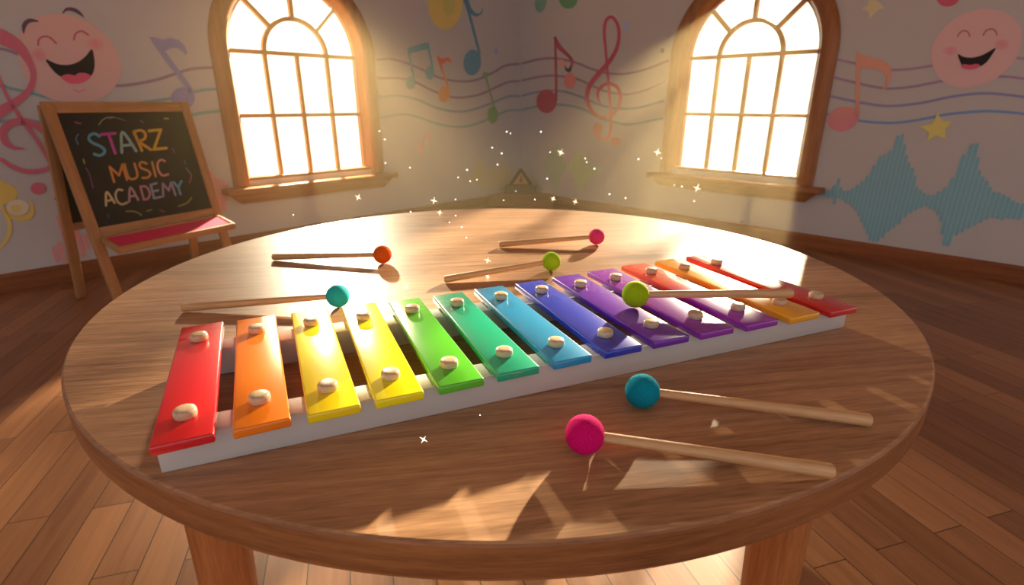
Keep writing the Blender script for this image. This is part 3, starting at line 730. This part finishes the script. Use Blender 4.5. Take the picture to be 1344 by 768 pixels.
for col, st in [((140, 138, 96), [(268, 168), (285, 145), (310, 132), (345, 130)]), ((112, 88, 110), [(322, 138), (345, 132), (375, 138), (400, 148)]), ((160, 80, 140), [(148, 154), (163, 160), (178, 161)]),
                ((84, 110, 150), [(165, 215), (152, 238), (164, 268)]), ((170, 160, 70), [(189, 342), (196, 364)]), ((118, 70, 118), [(202, 385), (222, 422), (238, 486)]),
                ((92, 96, 130), [(476, 146), (494, 159)]), ((164, 156, 70), [(597, 136), (618, 138)]), ((120, 76, 130), [(639, 287), (648, 309)]), ((70, 104, 104), [(697, 346), (705, 366)]),
                ((90, 110, 110), [(708, 385), (716, 398), (728, 410)]), ((138, 80, 100), [(728, 410), (734, 432), (724, 460)]), ((136, 146, 66), [(670, 579), (712, 562), (735, 536)]),
                ((140, 134, 76), [(405, 604), (450, 606), (483, 624)]), ((126, 138, 66), [(510, 603), (535, 596)]), ((136, 62, 92), [(574, 596), (598, 607)]), ((70, 80, 100), [(314, 620), (318, 635)])]:
    chalk('chalk_doodle', [st], 1.5, col)
# tray
trz = .288; tb = EP(0, trz); t0 = .012
tray = empty('tray', EP(EW / 2, trz)); tray.parent = easel
tq = lambda s, d, z: WDIR * s + NDIR * d + Vector((0, 0, z))
for d, z, h in ((.135, .006, .032), (.018, .036, .030)): beam('tray_rail', tq(-.275, d, z), tq(.275, d, z), .014, h, M_easel, tray)
for s in (-.275, .275): beam('tray_rail', tq(s, .012, .0375), tq(s, .141, .0045), .014, .0315, M_easel, tray, Vector((0, 0, 1)))
V = [tq(s, d, z + e) for e in (.0, .006) for s, d, z in ((-.268, .024, .040), (.268, .024, .040), (.268, .129, .0125), (-.268, .129, .0125))]
tag(link('tray_liner', V, BOX, M_tray, tray), 'bright pink tray lining')

# ---------------------------------------------------------------- round table
table = empty('round_table', (TC.x, TC.y, 0)); tag(table, 'round oak table with a thick top and round legs', 'table')
bm = bmesh.new(); th = .037
prof = [(0, -th), (TR - .006, -th), (TR - .002, -th + .002), (TR, -th + .006), (TR, -.003), (TR - .001, -.001), (TR - .003, 0), (0, 0)]
lathe_bm(bm, prof, 160); tt = bm_obj('tabletop', bm, M_top, table, (0, 0, TT)); shade_auto(tt.data, 22)
tt.data.materials.append(M_rim)
for p in tt.data.polygons:
    if p.normal.z < .5: p.material_index = 1
for sx in (-1, 1):
    for sy in (-1, 1):
        bm = bmesh.new(); lathe_bm(bm, [(.0215, 0), (.024, .003), (.0315, TT - th - .002), (.0315, TT - th + .0005)], 32)
        bm_obj('leg', bm, M_tleg, table, (sx * .318, sy * .424, 0), (sy * .02, sx * -.02, 0), smooth=True)

# ---------------------------------------------------------------- xylophone
A0 = Vector((-.279, .347, TT)); XA = math.radians(22.15); XL = .7725
xyl = empty('xylophone', A0, XA); tag(xyl, 'white-framed wooden xylophone with a rainbow row of glossy bars on the round table', 'xylophone')
inv = Matrix.Rotation(-XA, 4, 'Z')
loc = lambda p: inv @ (Vector((p[0], p[1], TT)) - A0)
RH = .030
for y0_, y1_ in ((0, .030), (.165, .195)):
    bm = bmesh.new(); box_bm(bm, 0, XL, y0_, y1_, 0, RH, .0018, 2); bm_obj('rail', bm, M_rail, xyl, smooth=True)
BARS = [((-.356, .560), (-.249, .337), .043, .043), ((-.304, .581), (-.198, .3585), .0425, .0425), ((-.249, .6035), (-.147, .379), .0425, .0425), ((-.1945, .624), (-.097, .401), .0425, .0425),
        ((-.140, .642), (-.0455, .4245), .041, .0435), ((-.086, .664), (.007, .448), .0418, .0435), ((-.0325, .690), (.0612, .472), .0432, .0438), ((.0238, .715), (.1165, .496), .0435, .046),
        ((.079, .744), (.173, .5195), .0452, .048), ((.1355, .7715), (.231, .5425), .0475, .0484), ((.1915, .801), (.2915, .565), .046, .0492), ((.251, .8285), (.3525, .587), .0455, .0494), ((.310, .854), (.4105, .606), .047, .0475)]
BC = [('red', (222, 20, 34)), ('orange', (255, 132, 10)), ('golden yellow', (255, 222, 6)), ('lemon yellow', (255, 236, 0)), ('green', (92, 200, 44)), ('emerald', (8, 178, 136)), ('sky blue', (36, 152, 206)),
      ('indigo blue', (44, 62, 192)), ('violet', (110, 38, 176)), ('purple', (146, 44, 178)), ('coral to purple', None), ('amber', (246, 168, 24)), ('crimson', (206, 14, 24))]
KN = [((261, 441.3), (242.7, 540.5)), ((336.8, 431), (340.4, 521.2)), ((408.6, 421.3), (429.8, 505.9)), ((477.2, 414), (512.5, 490.2)), ((541, 404.5), (589.3, 475.6)), ((599.9, 396.2), (661.5, 461)), ((657.7, 387.6), (729.7, 448.3)),
      ((711, 379.3), (794.4, 436)), ((762, 371.6), (854.6, 423.6)), ((808.3, 362.8), (912.9, 412.5)), ((854.9, 354.6), (968.6, 401.8)), ((898.2, 348.9), (1023.2, 394.7)), ((940.6, 343), (1071.2, 387.1))]
pegm = bmesh.new()
pr_ = [(0, 0), (.0080, 0), (.0089, .0008), (.0093, .0024), (.0093, .0052), (.0089, .0068), (.0080, .0078), (.0062, .0084), (.003, .0086), (0, .0087)]
lathe_bm(pegm, pr_, 28)
peg_mesh = None
bar_z = RH + .0085
for (bk, ft, wb, wf), (cn, c), kn in zip(BARS, BC, KN):
    p, q = loc(bk), loc(ft); mid = (p + q) / 2; d = (p - q); L = d.length; ang = math.atan2(d.y, d.x)
    bm = bmesh.new()
    vs = []
    for z in (-.0085, 0):
        for x, w in ((-L / 2, wf), (L / 2, wb)):
            for s in (-1, 1): vs.append(bm.verts.new((x, s * w / 2, z)))
    fs = [bm.faces.new([vs[i] for i in f]) for f in ((0, 2, 3, 1), (4, 5, 7, 6), (0, 1, 5, 4), (2, 6, 7, 3), (0, 4, 6, 2), (1, 3, 7, 5))]
    bmesh.ops.bevel(bm, geom=list(bm.edges), offset=.0017, segments=3, affect='EDGES', profile=.5)
    if c: bmat = mat('glossy %s lacquer' % cn, rgb(*c), .25, coat=1, noise=.02, nscale=20)
    else: bmat = two_tone('glossy coral to purple lacquer', rgb(150, 40, 178), rgb(238, 74, 36), 0, .36, .6, rough=.25, coat=1)
    bar = bm_obj('bar', bm, bmat, xyl, (mid.x, mid.y, bar_z), (0, 0, ang), smooth=True); tag(bar, 'glossy %s bar' % cn)
    for kp in kn:
        w = on_level(*kp, TT + bar_z + .0042); k = loc(w) - mid; k = Matrix.Rotation(-ang, 4, 'Z') @ k
        if peg_mesh is None:
            pg = bm_obj('peg', pegm, M_peg, bar, (k.x, k.y, -.0002), smooth=True); peg_mesh = pg.data
        else:
            pg = bpy.data.objects.new('peg', peg_mesh); COL.objects.link(pg); pg.parent = bar; pg.location = (k.x, k.y, -.0002)
        pg.scale = (.94, .94, .95)

# ---------------------------------------------------------------- mallets
def felt(name, c):
    m, nt, b = nodes(name)
    tc = N(nt, 'ShaderNodeTexCoord'); nz = N(nt, 'ShaderNodeTexNoise'); nz.inputs['Scale'].default_value = 950; nz.inputs['Detail'].default_value = 3
    nt.links.new(tc.outputs['Object'], nz.inputs['Vector'])
    cr_ = N(nt, 'ShaderNodeValToRGB'); e = cr_.color_ramp.elements
    e[0].color = tuple(v * .70 for v in c[:3]) + (1,); e[0].position = .3; e[1].color = tuple(min(1, v * 1.12) for v in c[:3]) + (1,); e[1].position = .72
    nt.links.new(nz.outputs['Fac'], cr_.inputs['Fac']); nt.links.new(cr_.outputs['Color'], b.inputs['Base Color'])
    b.inputs['Roughness'].default_value = .95; b.inputs['Sheen Weight'].default_value = .35; b.inputs['Sheen Roughness'].default_value = .4
    b.inputs['Sheen Tint'].default_value = c; b.inputs['Specular IOR Level'].default_value = .2
    bp = N(nt, 'ShaderNodeBump'); bp.inputs['Strength'].default_value = .5; bp.inputs['Distance'].default_value = .001
    nt.links.new(nz.outputs['Fac'], bp.inputs['Height']); nt.links.new(bp.outputs['Normal'], b.inputs['Normal'])
    return m


def mallet(hpx, epx, R, c, label, z0=TT, zend=None):
    h = on_level(*hpx, z0 + R); r0, r1 = .0042, .0060
    zend = z0 + r1 + .0004 if zend is None else zend
    e = on_level(*epx, zend)
    t = empty('mallet', (h.x, h.y, z0)); tag(t, label, 'mallet', 'felt-headed mallets around the xylophone')
    off = Vector((0, 0, R + .0006))
    me = bpy.data.meshes.new('head'); bm = bmesh.new(); bmesh.ops.create_icosphere(bm, subdivisions=5, radius=R)
    bm.to_mesh(me); bm.free()
    hd = place('head', me, felt('felt ' + label.split(' mallet')[0], c), t, off, smooth=True)
    a = off; b = e - h + off - Vector((0, 0, .0006)); L = (b - a).length
    bm = bmesh.new(); lathe_bm(bm, [(0, R * .5), (r0, R * .5), (r0, R), (r1, L - .002), (r1 - .001, L - .0004), (r1 - .002, L), (0, L)], 24)
    bmesh.ops.rotate(bm, verts=bm.verts, cent=(0, 0, 0), matrix=Matrix.Rotation(PI / 2, 3, 'Y'))
    st = bm_obj('stick', bm, M_stick, t, smooth=True)
    st.matrix_local = Matrix.Translation(a) @ frame_of(a, b, Vector((0, 0, 1)))


RR = .0165
mallet((502, 334.5), (358, 337.5), RR, rgb(240, 98, 22), 'orange-headed mallet alone at the far side of the table')
mallet((783, 311), (655, 321), RR, rgb(246, 66, 128), 'light pink-headed mallet, farthest from the xylophone on the sunlit wood')
mallet((723.5, 343.5), (583, 367), RR, rgb(164, 206, 28), 'lime green-headed mallet on the wood behind the xylophone')
mallet((443.5, 389), (239, 404), RR, rgb(40, 178, 184), 'pale turquoise-headed mallet behind the red and orange bars')
mallet((834, 387), (1040, 385), RR, rgb(170, 198, 14), 'yellow-green headed mallet lying across the purple bars', TT + bar_z + .0004, TT + bar_z + .0185)
mallet((843, 514), (1143, 552), RR, rgb(0, 146, 172), 'deep teal-headed mallet in front of the xylophone')
mallet((767.5, 571), (1094, 619), RR, rgb(232, 8, 116), 'magenta-headed mallet nearest the table front edge')

# ---------------------------------------------------------------- dust, its sunlit glow put in as emission
M_mote = mat('golden emissive dust', (1, .82, .45, 1), .5, emit=7)  # emission stands in for sunlight caught by the specks
M_mote2 = mat('pale emissive dust', (1, .93, .8, 1), .5, emit=4)


def mote_mesh(star):
    bm = bmesh.new()
    bmesh.ops.create_icosphere(bm, subdivisions=1, radius=1)
    if star:  # spikes put the star-shaped glint into the mesh
        for d in ((1, 0, 0), (-1, 0, 0), (0, 1, 0), (0, -1, 0), (0, 0, 1), (0, 0, -1)):
            d = Vector(d); u = d.orthogonal().normalized(); v = d.cross(u)
            ring = [bm.verts.new(u * .28 * math.cos(k * PI / 2) + v * .28 * math.sin(k * PI / 2) + d * .8) for k in range(4)]
            tip = bm.verts.new(d * 5.0)
            for k in range(4): bm.faces.new((ring[k], ring[(k + 1) % 4], tip))
    me = bpy.data.meshes.new('dust_mote'); bm.to_mesh(me); bm.free(); return me


ms, mr_ = mote_mesh(True), mote_mesh(False); ms.materials.append(M_mote); mr_.materials.append(M_mote2)
STAR = [(470, 259, 1.5), (569.5, 263.5, 1.4), (577, 279, 1.4), (640, 342, .9), (736, 200, 2.6), (556, 577, .36), (755, 265, 1.8), (726, 261, 2.0), (863, 200, 2.2), (915, 247, 2.0), (640, 363, .85), (533, 377, .62)]
DOT = [(505, 183, 2.4), (498, 172, 2.4), (462, 162, 2.4), (506, 214, 2.2), (538, 220, 2.2), (539, 278, 1.5), (385, 282, 1.4), (613, 223, 2.4), (601, 233, 2.3), (646, 194, 2.6), (658.5, 201.5, 2.6), (653, 216, 2.6), (710, 173, 2.7), (661, 263, 2), (702, 262, 2),
       (718, 234.5, 2.6), (768, 208, 2.6), (770, 213, 2.5), (780, 221.5, 2.4), (800, 255, 2.1), (821, 260, 1.9), (838, 209, 2.4), (885, 243, 2), (895, 245, 2), (911, 264, 1.8), (606, 298, 1.1), (612, 312, 1.0), (590, 292, 1.2), (598, 283, 1.3), (630, 545, .4), (677, 251, 2.1),
       (626, 236, 2.4), (617, 238, 2.4), (598, 262, 1.6), (670, 175, 2.7), (665, 173, 2.7), (722, 200, 2.5), (868, 208, 2.2)]
for L_, me, k, lab, grp in ((STAR, ms, .95, 'golden star-shaped sparkle of dust floating in the sunbeams', 'golden sparkles in the air'), (DOT, mr_, .72, 'tiny pale speck of dust floating in the sunbeams', 'dust specks in the air')):
    for x, y, Y in L_:
        o = bpy.data.objects.new('sparkle' if me is ms else 'dust_mote', me); COL.objects.link(o); o.location = at_depth(x, y, Y)
        d = sight(x, y).normalized() * (Y / sight(x, y).normalized().y)
        s = k * d.length / FPX * random.uniform(.85, 1.25); o.scale = (s, s, s)
        if me is ms: o.rotation_euler = (random.uniform(-.3, .3), random.uniform(.2, .6), random.uniform(-.3, .3))
        tag(o, lab, 'sparkle' if me is ms else 'dust speck', grp)

# ---------------------------------------------------------------- warm haze filling the room
HAZE = .105
M_haze = bpy.data.materials.new('sunlit haze'); M_haze.use_nodes = True
nt = M_haze.node_tree; nt.nodes.clear(); ho = N(nt, 'ShaderNodeOutputMaterial'); vs_ = N(nt, 'ShaderNodeVolumeScatter')
vs_.inputs['Color'].default_value = (1, .76, .40, 1); vs_.inputs['Anisotropy'].default_value = .3
# thickest in the far corner between the windows, gone by the near edge of the table
tc = N(nt, 'ShaderNodeTexCoord'); ds = N(nt, 'ShaderNodeVectorMath', operation='DISTANCE'); ds.inputs[1].default_value = (.1, 3.1, .7)
nt.links.new(tc.outputs['Object'], ds.inputs[0])
fall = N(nt, 'ShaderNodeMapRange', interpolation_type='SMOOTHSTEP'); fall.inputs['From Min'].default_value = .4; fall.inputs['From Max'].default_value = 2.2
fall.inputs['To Min'].default_value = HAZE; fall.inputs['To Max'].default_value = .002
nt.links.new(ds.outputs['Value'], fall.inputs['Value']); nt.links.new(fall.outputs['Result'], vs_.inputs['Density'])
nt.links.new(vs_.outputs[0], ho.inputs['Volume'])
hp = [CO - (NL + NR) * .11, CO + DL * 5.6 - NL * .11, CO + DL * 5.6 + NL * 4.6, CO + DR * 5.6 + NR * 4.6, CO + DR * 5.6 - NR * .11]
V = [Vector((p.x, p.y, z)) for z in (.004, WH - .02) for p in hp]
k = len(hp)
hz = link('haze', V, [tuple(range(k)), tuple(range(k, 2 * k))] + [(i, (i + 1) % k, k + (i + 1) % k, k + i) for i in range(k)], M_haze)
tag(hz, 'thin warm haze glowing in the sunbeams through the room', 'haze', kind='stuff')

# ---------------------------------------------------------------- light
w = bpy.data.worlds.new('World'); sc.world = w; w.use_nodes = True
nt = w.node_tree; bg = nt.nodes['Background']
tc = N(nt, 'ShaderNodeTexCoord'); sp = N(nt, 'ShaderNodeSeparateXYZ'); nt.links.new(tc.outputs['Generated'], sp.inputs[0])
mr2 = N(nt, 'ShaderNodeMapRange'); mr2.inputs['From Min'].default_value = -.35; mr2.inputs['From Max'].default_value = .55
mr2.interpolation_type = 'SMOOTHSTEP'
nt.links.new(sp.outputs['Y'], mr2.inputs['Value'])
mxw = N(nt, 'ShaderNodeMix', data_type='RGBA'); nt.links.new(mr2.outputs['Result'], mxw.inputs[0])
mxw.inputs[6].default_value = (.66, .65, .67, 1)            # the dim side of the day, behind the camera
mxw.inputs[7].default_value = (2.5, 2.2, 1.62, 1)           # glaring sky outside the windows
nt.links.new(mxw.outputs[2], bg.inputs['Color']); bg.inputs['Strength'].default_value = 1.0


def lamp(name, kind, loc, target, energy, col, **kw):
    l = bpy.data.lights.new(name, kind); l.energy = energy; l.color = col
    for k_, v in kw.items(): setattr(l, k_, v)
    o = bpy.data.objects.new(name, l); COL.objects.link(o); o.location = loc
    o.rotation_euler = (Vector(target) - Vector(loc)).to_track_quat('-Z', 'Y').to_euler(); return o


sd = Vector((-.46, -.888, -.235))
lamp('sun', 'SUN', -sd * 8, (0, 0, 0), 26, (1, .85, .58), angle=math.radians(1.3))
LWc = CO + DL * UC['left'] + Vector((0, 0, 1.0))
lamp('left_window_beam_spot', 'SPOT', (-1.72, 4.72, 1.80), LWc - Vector((0, 0, .05)), 1500, (1, .85, .58), spot_size=math.radians(100), spot_blend=.3, shadow_soft_size=.06)  # added lamp just outside the left window, stands in for a second sun

# ---------------------------------------------------------------- camera
cd = bpy.data.cameras.new('camera'); cam = bpy.data.objects.new('camera', cd); COL.objects.link(cam)
cam.location = (0, 0, EYE); cam.rotation_euler = (PI / 2 - TH, 0, 0)
cd.sensor_width = 36; cd.lens = FPX / 1344 * 36; cd.clip_start = .02
cd.dof.use_dof = True; cd.dof.focus_distance = .60; cd.dof.aperture_fstop = 7.5
sc.camera = cam
sc.view_settings.view_transform = 'Standard'; sc.view_settings.look = 'None'
sc.cycles.max_bounces = 8; sc.cycles.volume_bounces = 0; sc.cycles.volume_step_rate = .35; sc.cycles.volume_max_steps = 256; sc.cycles.sample_clamp_indirect = 6
sc.cycles.caustics_reflective = False
